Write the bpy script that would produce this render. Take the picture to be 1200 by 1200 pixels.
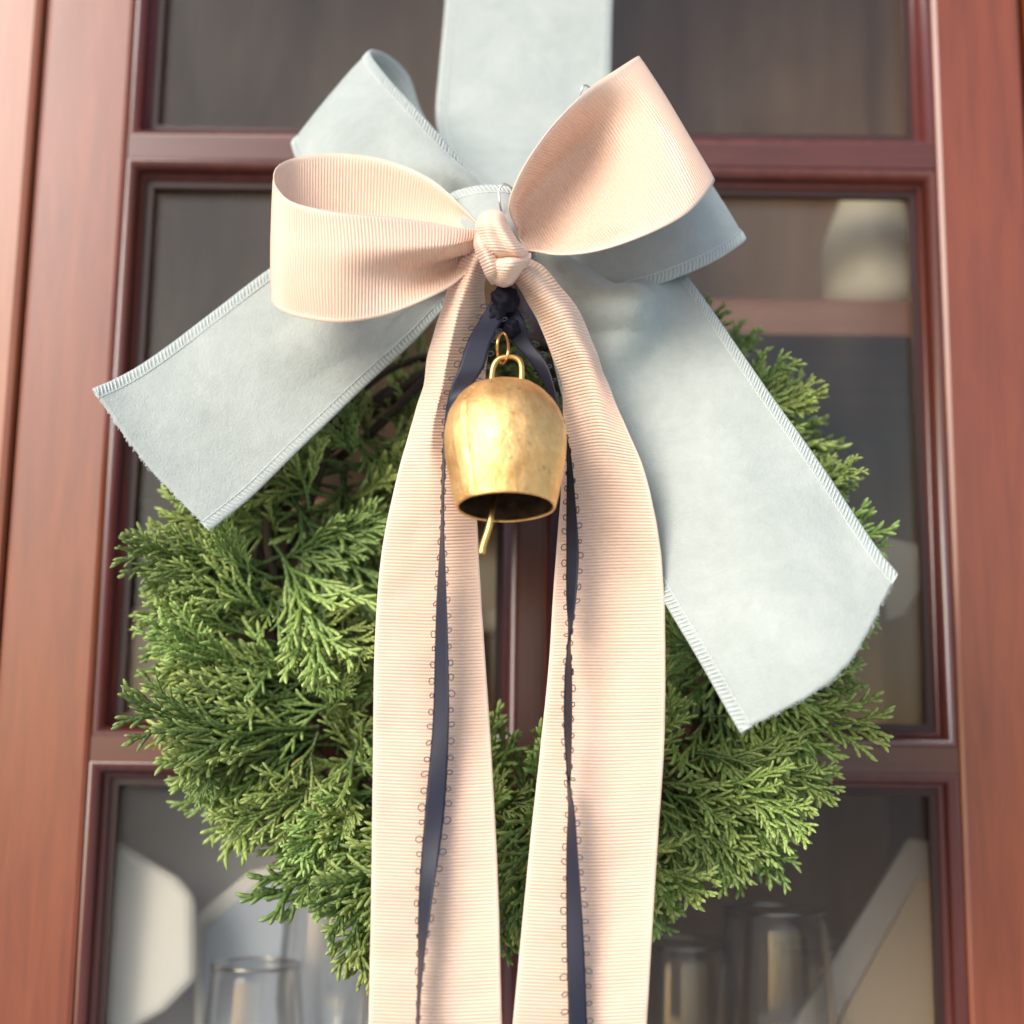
import bpy, math, random
import numpy as np
from mathutils import Vector, Matrix, Euler, noise

S = bpy.context.scene
for o in list(bpy.data.objects): bpy.data.objects.remove(o)
R = math.radians

# ------------------------------------------------------------------ camera
T = 0.36                                   # half width of the frame at one metre (50 mm lens)
CAM = Vector((0.0, -0.53, 0.0))
ROT = Matrix.Rotation(R(90 + 9.6), 3, 'X') @ Matrix.Rotation(R(0.8), 3, 'Z')
cd = bpy.data.cameras.new('camera'); cam = bpy.data.objects.new('camera', cd)
S.collection.objects.link(cam); S.camera = cam
cam.matrix_world = Matrix.Translation(CAM) @ ROT.to_4x4()
cd.lens = 50; cd.sensor_width = 36; cd.clip_start = 0.01; cd.clip_end = 500
cd.dof.use_dof = True; cd.dof.focus_distance = 0.442; cd.dof.aperture_fstop = 5.8

# ------------------------------------------------------------------ world, sun, exposure
SUN_EL, SUN_AZ = R(27), R(-37)             # azimuth from the camera's back, negative = left
w = bpy.data.worlds.new('World'); S.world = w; w.use_nodes = True
nt = w.node_tree; bg = nt.nodes['Background']; sky = nt.nodes.new('ShaderNodeTexSky')
sky.sky_type = 'NISHITA'; sky.sun_disc = False
sky.sun_elevation = SUN_EL; sky.air_density = 1.0; sky.dust_density = 1.5; sky.ozone_density = 1.0
sdir = Vector((math.sin(SUN_AZ) * math.cos(SUN_EL), -math.cos(SUN_AZ) * math.cos(SUN_EL), math.sin(SUN_EL)))
sky.sun_rotation = math.atan2(sdir.x, sdir.y)
nt.links.new(sky.outputs[0], bg.inputs[0]); bg.inputs[1].default_value = 0.15
sd = bpy.data.lights.new('sun', 'SUN'); sun = bpy.data.objects.new('sun', sd); S.collection.objects.link(sun)
sd.energy = 1.9; sd.angle = R(34); sd.color = (1, 0.96, 0.91)
sun.rotation_euler = sdir.to_track_quat('Z', 'Y').to_euler()
S.view_settings.view_transform = 'Standard'; S.view_settings.look = 'None'
S.view_settings.exposure = 0.50; S.view_settings.gamma = 1
S.render.engine = 'CYCLES'
S.cycles.max_bounces = 10; S.cycles.transparent_max_bounces = 16; S.cycles.transmission_bounces = 8

def P(px, py, Y):
    d = ROT @ Vector(((px - 600) / 600 * T, (600 - py) / 600 * T, -1))
    return CAM + d * ((Y - CAM.y) / d.y)

# ------------------------------------------------------------------ materials
def mat(name, col, rough=0.5, metal=0.0, spec=0.5, **kw):
    m = bpy.data.materials.new(name); m.use_nodes = True
    b = m.node_tree.nodes['Principled BSDF']
    b.inputs['Base Color'].default_value = (*col, 1); b.inputs['Roughness'].default_value = rough
    b.inputs['Metallic'].default_value = metal; b.inputs['Specular IOR Level'].default_value = spec
    for k, v in kw.items(): b.inputs[k.replace('_', ' ')].default_value = v
    return m
def nodes(m):
    t = m.node_tree; return t, t.nodes['Principled BSDF'], t.nodes.new, t.links.new
def noise_col(m, c0, c1, scale=(1, 1, 1), nscale=20, detail=6, rough=0.6, coords='Object', lo=0.3, hi=0.7, dist=0.0):
    t, b, N, L = nodes(m)
    tc = N('ShaderNodeTexCoord'); mp = N('ShaderNodeMapping'); nz = N('ShaderNodeTexNoise'); cr = N('ShaderNodeValToRGB')
    mp.inputs['Scale'].default_value = scale
    nz.inputs['Scale'].default_value = nscale; nz.inputs['Detail'].default_value = detail; nz.inputs['Roughness'].default_value = rough
    nz.inputs['Distortion'].default_value = dist
    cr.color_ramp.elements[0].position = lo; cr.color_ramp.elements[1].position = hi
    cr.color_ramp.elements[0].color = (*c0, 1); cr.color_ramp.elements[1].color = (*c1, 1)
    L(tc.outputs[coords], mp.inputs[0]); L(mp.outputs[0], nz.inputs['Vector']); L(nz.outputs[0], cr.inputs[0])
    L(cr.outputs[0], b.inputs['Base Color'])
    return nz, cr
def noise_bump(m, nscale, strength, distance, coords='Object', scale=(1, 1, 1), detail=3):
    t, b, N, L = nodes(m)
    tc = N('ShaderNodeTexCoord'); mp = N('ShaderNodeMapping'); nz = N('ShaderNodeTexNoise'); bp = N('ShaderNodeBump')
    mp.inputs['Scale'].default_value = scale
    nz.inputs['Scale'].default_value = nscale; nz.inputs['Detail'].default_value = detail
    bp.inputs['Strength'].default_value = strength; bp.inputs['Distance'].default_value = distance
    L(tc.outputs[coords], mp.inputs[0]); L(mp.outputs[0], nz.inputs['Vector']); L(nz.outputs[0], bp.inputs['Height'])
    L(bp.outputs[0], b.inputs['Normal'])
    return nz

def wood(name, c0, c1, vertical=True, rough=0.3):
    m = mat(name, c0, rough, spec=0.5, Coat_Weight=0.5, Coat_Roughness=0.25)
    sc = (14, 14, 1.3) if vertical else (1.3, 14, 14)
    noise_col(m, c0, c1, scale=sc, nscale=11, detail=12, rough=0.66, lo=0.25, hi=0.75, dist=0.5)
    noise_bump(m, 60, 0.12, 0.001, scale=(1, 1, 0.25) if vertical else (0.25, 1, 1))
    return m
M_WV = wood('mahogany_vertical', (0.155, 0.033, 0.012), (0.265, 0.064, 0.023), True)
M_WH = wood('mahogany_horizontal_shaded', (0.070, 0.014, 0.006), (0.12, 0.028, 0.012), False)  # same mahogany, shading of the horizontals put into the colour
M_MO = wood('mahogany_moulding_shaded', (0.07, 0.013, 0.009), (0.13, 0.028, 0.017), True, 0.22)  # same mahogany, colour darkened to stand for shade in the moulding
M_BAR = wood('mahogany_bar_shaded', (0.05, 0.011, 0.008), (0.095, 0.022, 0.014), True)  # same mahogany, shadow of the bow put into the colour
M_FR = wood('frame_wood_lit', (0.27, 0.085, 0.036), (0.38, 0.13, 0.06), True)  # same wood as the door, colour lightened to look lit
M_IN = mat('cabinet_inside', (0.12, 0.06, 0.045), 0.6)
noise_col(M_IN, (0.26, 0.155, 0.09), (0.42, 0.28, 0.17), scale=(8, 8, 1), nscale=6)
M_SH = mat('shelf_wood', (0.26, 0.11, 0.07), 0.4); noise_col(M_SH, (0.24, 0.10, 0.06), (0.36, 0.17, 0.11), scale=(1, 8, 8), nscale=9)

def velvet(name, c, dark):
    m = mat(name, c, 0.95, spec=0.15, Sheen_Weight=0.5, Sheen_Roughness=0.45)
    m.node_tree.nodes['Principled BSDF'].inputs['Sheen Tint'].default_value = (0.92, 1, 0.97, 1)
    noise_col(m, dark, c, nscale=42, detail=12, rough=0.80, lo=0.36, hi=0.62, dist=0.3)
    t, b, N, L = nodes(m)
    tc = N('ShaderNodeTexCoord'); n1 = N('ShaderNodeTexNoise'); n2 = N('ShaderNodeTexNoise'); ad = N('ShaderNodeMath'); bp = N('ShaderNodeBump')
    n1.inputs['Scale'].default_value = 1400; n1.inputs['Detail'].default_value = 2
    n2.inputs['Scale'].default_value = 160; n2.inputs['Detail'].default_value = 4
    ad.operation = 'MULTIPLY_ADD'; ad.inputs[1].default_value = 1.6
    bp.inputs['Strength'].default_value = 0.6; bp.inputs['Distance'].default_value = 0.0004
    L(tc.outputs['Object'], n1.inputs['Vector']); L(tc.outputs['Object'], n2.inputs['Vector'])
    L(n2.outputs[0], ad.inputs[0]); L(n1.outputs[0], ad.inputs[2]); L(ad.outputs[0], bp.inputs['Height']); L(bp.outputs[0], b.inputs['Normal'])
    return m
M_VEL = velvet('pale_blue_velvet', (0.48, 0.52, 0.485), (0.395, 0.437, 0.408))
M_THR = mat('pale_thread', (0.62, 0.67, 0.65), 0.7, spec=0.3)
M_PEA = mat('peach_grosgrain', (0.80, 0.55, 0.41), 0.42, spec=0.5, Sheen_Weight=0.3)
def grosgrain(m, pitch):
    t, b, N, L = nodes(m)
    uv = N('ShaderNodeUVMap'); sp = N('ShaderNodeSeparateXYZ'); mu = N('ShaderNodeMath'); co = N('ShaderNodeMath')
    cr = N('ShaderNodeValToRGB'); nz = N('ShaderNodeTexNoise'); mx = N('ShaderNodeMix'); tc = N('ShaderNodeTexCoord')
    uv.uv_map = 'UVMap'
    mu.operation = 'MULTIPLY'; mu.inputs[1].default_value = 2 * math.pi / pitch
    co.operation = 'COSINE'
    L(uv.outputs[0], sp.inputs[0]); L(sp.outputs[0], mu.inputs[0]); L(mu.outputs[0], co.inputs[0])
    # threads lying in the grooves are the darker, more saturated weft
    cr.color_ramp.elements[0].position = 0.0; cr.color_ramp.elements[0].color = (0.46, 0.21, 0.125, 1)
    cr.color_ramp.elements[1].position = 0.62; cr.color_ramp.elements[1].color = (0.865, 0.625, 0.475, 1)
    mr = N('ShaderNodeMapRange'); mr.inputs['From Min'].default_value = -1; mr.inputs['From Max'].default_value = 1
    # plain woven selvedge along both edges
    a1 = N('ShaderNodeMath'); a1.operation = 'SUBTRACT'; a1.inputs[1].default_value = 0.5
    a2 = N('ShaderNodeMath'); a2.operation = 'ABSOLUTE'; a3 = N('ShaderNodeMath'); a3.operation = 'GREATER_THAN'; a3.inputs[1].default_value = 0.468
    a4 = N('ShaderNodeMath'); a4.operation = 'MAXIMUM'
    L(sp.outputs[1], a1.inputs[0]); L(a1.outputs[0], a2.inputs[0]); L(a2.outputs[0], a3.inputs[0]); L(co.outputs[0], a4.inputs[0]); L(a3.outputs[0], a4.inputs[1])
    L(a4.outputs[0], mr.inputs[0]); L(mr.outputs[0], cr.inputs[0])
    nz.inputs['Scale'].default_value = 35; nz.inputs['Detail'].default_value = 5
    L(tc.outputs['Object'], nz.inputs['Vector'])
    hs = N('ShaderNodeHueSaturation'); mr2 = N('ShaderNodeMapRange'); mr2.inputs['To Min'].default_value = 0.93; mr2.inputs['To Max'].default_value = 1.06
    L(nz.outputs[0], mr2.inputs[0]); L(mr2.outputs[0], hs.inputs['Value']); L(cr.outputs[0], hs.inputs['Color']); L(hs.outputs[0], b.inputs['Base Color'])
PITCH = 0.00102
grosgrain(M_PEA, PITCH)
M_NAV = mat('navy_satin', (0.009, 0.011, 0.028), 0.5, spec=0.45)
def twill(m):
    t, b, N, L = nodes(m)
    uv = N('ShaderNodeUVMap'); mp = N('ShaderNodeMapping'); wv = N('ShaderNodeTexWave'); bp = N('ShaderNodeBump')
    mp.inputs['Scale'].default_value = (1, 0.005, 1); mp.inputs['Rotation'].default_value = (0, 0, R(35))
    wv.inputs['Scale'].default_value = 640; bp.inputs['Strength'].default_value = 0.2; bp.inputs['Distance'].default_value = 0.0002
    L(uv.outputs[0], mp.inputs[0]); L(mp.outputs[0], wv.inputs['Vector']); L(wv.outputs[0], bp.inputs['Height']); L(bp.outputs[0], b.inputs['Normal'])
twill(M_NAV)
M_NVT = mat('navy_thread', (0.03, 0.03, 0.05), 0.6)

M_BEL = mat('aged_brass', (0.9, 0.55, 0.17), 0.34, metal=0.9)
noise_col(M_BEL, (0.66, 0.34, 0.11), (0.96, 0.60, 0.25), nscale=70, detail=10, rough=0.72, lo=0.3, hi=0.58)
def bell_relief(m):
    t, b, N, L = nodes(m)
    tc = N('ShaderNodeTexCoord'); a = N('ShaderNodeTexNoise'); c = N('ShaderNodeTexNoise'); ad = N('ShaderNodeMath'); bp = N('ShaderNodeBump')
    a.inputs['Scale'].default_value = 120; a.inputs['Detail'].default_value = 6; c.inputs['Scale'].default_value = 900
    ad.operation = 'MULTIPLY_ADD'; ad.inputs[1].default_value = 3.0
    bp.inputs['Strength'].default_value = 0.55; bp.inputs['Distance'].default_value = 0.0003
    L(tc.outputs['Object'], a.inputs['Vector']); L(tc.outputs['Object'], c.inputs['Vector'])
    L(a.outputs[0], ad.inputs[0]); L(c.outputs[0], ad.inputs[2]); L(ad.outputs[0], bp.inputs['Height']); L(bp.outputs[0], b.inputs['Normal'])
    mr = N('ShaderNodeMapRange'); mr.inputs['To Min'].default_value = 0.40; mr.inputs['To Max'].default_value = 0.66
    L(a.outputs[0], mr.inputs[0]); L(mr.outputs[0], b.inputs['Roughness'])
bell_relief(M_BEL)
def tarnish(m):
    t, b, N, L = nodes(m)
    src = b.inputs['Base Color'].links[0].from_socket
    tc = N('ShaderNodeTexCoord'); n1 = N('ShaderNodeTexNoise'); cr = N('ShaderNodeValToRGB'); mx = N('ShaderNodeMix'); mx.data_type = 'RGBA'
    n1.inputs['Scale'].default_value = 260; n1.inputs['Detail'].default_value = 8; n1.inputs['Roughness'].default_value = 0.7
    cr.color_ramp.elements[0].position = 0.60; cr.color_ramp.elements[0].color = (0, 0, 0, 1); cr.color_ramp.elements[1].position = 0.70; cr.color_ramp.elements[1].color = (0.75, 0.75, 0.75, 1)
    mx.inputs[7].default_value = (0.20, 0.09, 0.03, 1)
    L(tc.outputs['Object'], n1.inputs['Vector']); L(n1.outputs[0], cr.inputs[0]); L(cr.outputs[0], mx.inputs[0]); L(src, mx.inputs[6]); L(mx.outputs[2], b.inputs['Base Color'])
tarnish(M_BEL)
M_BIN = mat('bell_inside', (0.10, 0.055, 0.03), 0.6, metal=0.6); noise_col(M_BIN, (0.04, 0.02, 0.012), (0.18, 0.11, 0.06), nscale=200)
M_WIR = mat('brass_wire', (0.75, 0.46, 0.16), 0.3, metal=1.0)
M_SIL = mat('silver_wire', (0.6, 0.62, 0.62), 0.25, metal=1.0)

def foliage(name):
    m = mat(name, (0.1, 0.2, 0.05), 0.42, spec=0.5, Subsurface_Weight=0.0)
    t, b, N, L = nodes(m)
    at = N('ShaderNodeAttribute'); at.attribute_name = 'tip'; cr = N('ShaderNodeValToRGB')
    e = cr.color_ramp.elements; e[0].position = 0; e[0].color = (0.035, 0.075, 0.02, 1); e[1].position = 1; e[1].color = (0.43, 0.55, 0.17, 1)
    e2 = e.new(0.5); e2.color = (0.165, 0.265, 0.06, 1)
    oi = N('ShaderNodeObjectInfo'); hs = N('ShaderNodeHueSaturation')
    mr = N('ShaderNodeMapRange'); mr.inputs['To Min'].default_value = 0.475; mr.inputs['To Max'].default_value = 0.515
    mv = N('ShaderNodeMapRange'); mv.inputs['To Min'].default_value = 0.7; mv.inputs['To Max'].default_value = 1.3
    mm = N('ShaderNodeMath'); mm.operation = 'FRACT'; ml = N('ShaderNodeMath'); ml.operation = 'MULTIPLY'; ml.inputs[1].default_value = 7.31
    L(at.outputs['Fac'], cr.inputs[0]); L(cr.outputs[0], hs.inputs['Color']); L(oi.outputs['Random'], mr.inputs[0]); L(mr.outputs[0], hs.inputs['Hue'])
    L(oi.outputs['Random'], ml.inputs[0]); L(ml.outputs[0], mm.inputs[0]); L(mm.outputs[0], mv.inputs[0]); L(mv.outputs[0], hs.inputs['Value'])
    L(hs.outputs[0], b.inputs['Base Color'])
    tr = N('ShaderNodeBsdfTranslucent'); mix = N('ShaderNodeMixShader'); mix.inputs[0].default_value = 0.18
    L(hs.outputs[0], tr.inputs[0]); L(b.outputs[0], mix.inputs[1]); L(tr.outputs[0], mix.inputs[2]); L(mix.outputs[0], t.nodes['Material Output'].inputs[0])
    return m
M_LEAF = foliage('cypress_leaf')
M_TWIG = mat('twig_bark', (0.06, 0.04, 0.025), 0.9)

def pane_mat(name, ior=1.40, tint=(0.97, 0.955, 0.92), rough=0.02):
    m = bpy.data.materials.new(name); m.use_nodes = True
    t = m.node_tree; t.nodes.remove(t.nodes['Principled BSDF']); N = t.nodes.new; L = t.links.new
    fr = N('ShaderNodeFresnel'); fr.inputs[0].default_value = ior
    tr = N('ShaderNodeBsdfTransparent'); tr.inputs[0].default_value = (*tint, 1)
    gl = N('ShaderNodeBsdfGlossy'); gl.inputs['Roughness'].default_value = rough
    mx = N('ShaderNodeMixShader')
    # a thin film of dust and wiping smears on the glass
    tc = N('ShaderNodeTexCoord'); mp = N('ShaderNodeMapping'); nz = N('ShaderNodeTexNoise'); cr = N('ShaderNodeMapRange'); df = N('ShaderNodeBsdfDiffuse'); m2 = N('ShaderNodeMixShader')
    mp.inputs['Scale'].default_value = (1.0, 1.0, 0.45); mp.inputs['Rotation'].default_value = (0, R(35), 0)
    nz.inputs['Scale'].default_value = 22; nz.inputs['Detail'].default_value = 8; nz.inputs['Distortion'].default_value = 1.0
    cr.inputs['From Min'].default_value = 0.35; cr.inputs['From Max'].default_value = 0.75; cr.inputs['To Min'].default_value = 0.005; cr.inputs['To Max'].default_value = 0.03
    df.inputs[0].default_value = (0.75, 0.64, 0.48, 1)
    L(tc.outputs['Object'], mp.inputs[0]); L(mp.outputs[0], nz.inputs['Vector']); L(nz.outputs[0], cr.inputs[0]); L(cr.outputs[0], m2.inputs[0])
    L(fr.outputs[0], mx.inputs[0]); L(tr.outputs[0], mx.inputs[1]); L(gl.outputs[0], mx.inputs[2]); L(mx.outputs[0], m2.inputs[1]); L(df.outputs[0], m2.inputs[2]); L(m2.outputs[0], t.nodes['Material Output'].inputs[0])
    return m
M_PANE = pane_mat('window_glass')
def thin_glass(name, base=0.05):
    m = bpy.data.materials.new(name); m.use_nodes = True
    t = m.node_tree; t.nodes.remove(t.nodes['Principled BSDF']); N = t.nodes.new; L = t.links.new
    lw = N('ShaderNodeLayerWeight'); lw.inputs[0].default_value = 0.5
    pw = N('ShaderNodeMath'); pw.operation = 'POWER'; pw.inputs[1].default_value = 2.2
    ad = N('ShaderNodeMath'); ad.operation = 'MULTIPLY_ADD'; ad.inputs[1].default_value = 0.85; ad.inputs[2].default_value = base
    tr = N('ShaderNodeBsdfTransparent'); gl = N('ShaderNodeBsdfGlossy'); gl.inputs['Roughness'].default_value = 0.08
    mx = N('ShaderNodeMixShader')
    L(lw.outputs['Facing'], pw.inputs[0]); L(pw.outputs[0], ad.inputs[0]); L(ad.outputs[0], mx.inputs[0])
    L(tr.outputs[0], mx.inputs[1]); L(gl.outputs[0], mx.inputs[2]); L(mx.outputs[0], t.nodes['Material Output'].inputs[0])
    return m
M_STEM = thin_glass('drinking_glass')
M_RIM = thin_glass('glass_rim', 0.35)
M_LAV = mat('pale_lavender', (0.60, 0.63, 0.70), 0.7)
M_CHINA = mat('white_china', (0.90, 0.92, 0.93), 0.3)
M_CREAM = mat('cream_china', (0.88, 0.83, 0.68), 0.4)
M_BLUEB = mat('pale_blue_reflection', (0.55, 0.66, 0.84), 0.6)
M_GREYB = mat('grey_reflection', (0.45, 0.42, 0.40), 0.6)
M_BEIGE = mat('beige_reflection', (0.50, 0.40, 0.30), 0.6)

# ------------------------------------------------------------------ helpers
def link(o, parent=None):
    S.collection.objects.link(o)
    if parent is not None: o.parent = parent
    return o
def thing(name, label, cat, loc=(0, 0, 0), group=None):
    o = bpy.data.objects.new(name, None); o.empty_display_size = 0.01
    link(o); o.location = loc; o['label'] = label; o['category'] = cat
    if group: o['group'] = group
    return o
def mesh_obj(name, V, F, m, parent=None, smooth=True, loc=None):
    """vertices in world space; converted to the parent's space"""
    me = bpy.data.meshes.new(name)
    V = np.asarray(V, dtype=float)
    if parent is not None: V = V - np.array(world_loc(parent))
    me.from_pydata([tuple(v) for v in V], [], [tuple(f) for f in F]); me.update()
    if smooth: me.polygons.foreach_set('use_smooth', [True] * len(me.polygons))
    me.materials.append(m)
    return link(bpy.data.objects.new(name, me), parent)
def world_loc(o):
    v = Vector(o.location)
    while o.parent is not None: o = o.parent; v = v + Vector(o.location)
    return v
def bevel(o, wd, seg=2):
    b = o.modifiers.new('bevel', 'BEVEL'); b.width = wd; b.segments = seg; b.limit_method = 'ANGLE'; b.angle_limit = R(40)
def box(name, x0, x1, y0, y1, z0, z1, m, parent=None, bev=0.0):
    V = [(x, y, z) for x in (x0, x1) for y in (y0, y1) for z in (z0, z1)]
    F = [(0, 1, 3, 2), (4, 6, 7, 5), (0, 4, 5, 1), (2, 3, 7, 6), (0, 2, 6, 4), (1, 5, 7, 3)]
    o = mesh_obj(name, V, F, m, parent, smooth=False)
    if bev: bevel(o, bev)
    return o
def tube_geo(pts, rad, sides=8, closed=False, cap=True):
    pts = [Vector(p) for p in pts]; n = len(pts)
    rads = rad if hasattr(rad, '__len__') else [rad] * n
    V, F = [], []; up = None
    for i, p in enumerate(pts):
        a = pts[(i - 1) % n] if (closed or i > 0) else p
        b = pts[(i + 1) % n] if (closed or i < n - 1) else p
        d = (b - a).normalized()
        if up is None:
            up = d.orthogonal().normalized()
        up = (up - d * up.dot(d)).normalized(); s = d.cross(up)
        for k in range(sides):
            t = 2 * math.pi * k / sides
            V.append(p + (up * math.cos(t) + s * math.sin(t)) * rads[i])
    rings = n if closed else n - 1
    for i in range(rings):
        j = (i + 1) % n
        for k in range(sides):
            l = (k + 1) % sides
            F.append((i * sides + k, i * sides + l, j * sides + l, j * sides + k))
    if cap and not closed:
        F.append(tuple(range(sides))[::-1]); F.append(tuple((n - 1) * sides + k for k in range(sides)))
    return V, F
def crom(pts, n):
    """Catmull-Rom through rows of pts (numpy m x d) -> n samples, chord-length parameter"""
    pts = np.asarray(pts, float); m = len(pts)
    if m == 2: 
        t = np.linspace(0, 1, n)[:, None]; return pts[0] * (1 - t) + pts[1] * t
    ext = np.vstack([2 * pts[0] - pts[1], pts, 2 * pts[-1] - pts[-2]])
    t = np.linspace(0, m - 1 - 1e-9, n); i = t.astype(int); f = (t - i)[:, None]
    p0, p1, p2, p3 = ext[i], ext[i + 1], ext[i + 2], ext[i + 3]
    return 0.5 * (2 * p1 + (p2 - p0) * f + (2 * p0 - 5 * p1 + 4 * p2 - p3) * f ** 2 + (3 * p1 - p0 - 3 * p2 + p3) * f ** 3)
def smooth_path(pts, n): return [Vector(p) for p in crom([tuple(p) for p in pts], n)]

def surf(stations, dens, W):
    """stations: rows of (px,py,Y).  returns grid (n x W x 3), arc length along the middle"""
    st = np.array([[tuple(P(*p)) for p in row] for row in stations])       # m,k,3
    m, k, _ = st.shape
    rows = crom(st.reshape(m, k * 3), 400).reshape(400, k, 3)
    mid = rows[:, k // 2] if k % 2 else 0.5 * (rows[:, k // 2] + rows[:, k // 2 - 1])
    s = np.concatenate([[0], np.cumsum(np.linalg.norm(np.diff(mid, axis=0), axis=1))])
    n = max(8, int(s[-1] / dens)); ss = np.linspace(0, s[-1], n)
    r2 = np.empty((n, k, 3))
    for a in range(k):
        for c in range(3): r2[:, a, c] = np.interp(ss, s, rows[:, a, c])
    g = np.empty((n, W, 3))
    for i in range(n):
        cr = crom(r2[i], 60); q = np.concatenate([[0], np.cumsum(np.linalg.norm(np.diff(cr, axis=0), axis=1))])
        qq = np.linspace(0, q[-1], W)
        for c in range(3): g[i, :, c] = np.interp(qq, q, cr[:, c])
    return g, ss
def normals(g):
    a = np.gradient(g, axis=0); b = np.gradient(g, axis=1); n = np.cross(a, b)
    l = np.linalg.norm(n, axis=2, keepdims=True); l[l == 0] = 1
    return n / l
def grid_obj(name, g, m, parent, us, thick):
    n, W, _ = g.shape
    F = [(i * W + j, i * W + j + 1, (i + 1) * W + j + 1, (i + 1) * W + j) for i in range(n - 1) for j in range(W - 1)]
    o = mesh_obj(name, g.reshape(-1, 3), F, m, parent)
    uv = o.data.uv_layers.new(name='UVMap')
    idx = np.empty(len(o.data.loops), int); o.data.loops.foreach_get('vertex_index', idx)
    buf = np.empty((len(idx), 2)); buf[:, 0] = us[idx // W]; buf[:, 1] = (idx % W) / (W - 1)
    uv.data.foreach_set('uv', buf.ravel())
    sm = o.modifiers.new('thickness', 'SOLIDIFY'); sm.thickness = thick; sm.offset = 0
    return o

def pleat(g, us, amp, reach, waves, ends, ph=0.0):
    N = normals(g); v = np.linspace(0, 1, g.shape[1])[None, :]; s = us[:, None]; e = 0
    if ends[0]: e = e + np.exp(-(s / reach) ** 2)
    if ends[1]: e = e + np.exp(-((us[-1] - s) / reach) ** 2)
    sh = np.cos(2 * math.pi * waves * v + ph + 0.6 * np.sin(s * 120))
    sh = np.sign(sh) * np.abs(sh) ** 0.7
    return g + N * (amp * e * sh * np.minimum(1, s / 0.004 if ends[0] else 1))[:, :, None]
def peach(name, stations, parent, W=30, ribs=True, label=None, pl=None, rip=0.0):
    g, us = surf(stations, PITCH / 6, W)
    if pl: g = pleat(g, us, *pl)
    if rip:
        x = np.array([[noise.noise(Vector((i * PITCH / 6 * 38, j / W * 1.6, W * 0.37))) + 0.4 * noise.noise(Vector((i * PITCH / 6 * 130, j / W * 3, 5.1))) for j in range(W)] for i in range(len(us))])
        g = g + normals(g) * (x * rip)[:, :, None]
    N = normals(g)
    v = np.linspace(0, 1, W)[None, :]
    sel = ((v > 0.035) & (v < 0.965)).astype(float)                     # flat selvedge, ribbed body
    amp = 0.00020 * np.cos(us[:, None] * 2 * math.pi / PITCH) * sel
    amp = amp - 0.00006 * np.cos((v - 0.5) * 0) * (1 - sel)
    g = g + N * amp[:, :, None]
    o = grid_obj(name, g, M_PEA, parent, us, 0.0004)
    if label: o['label'] = label
    return o

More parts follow.
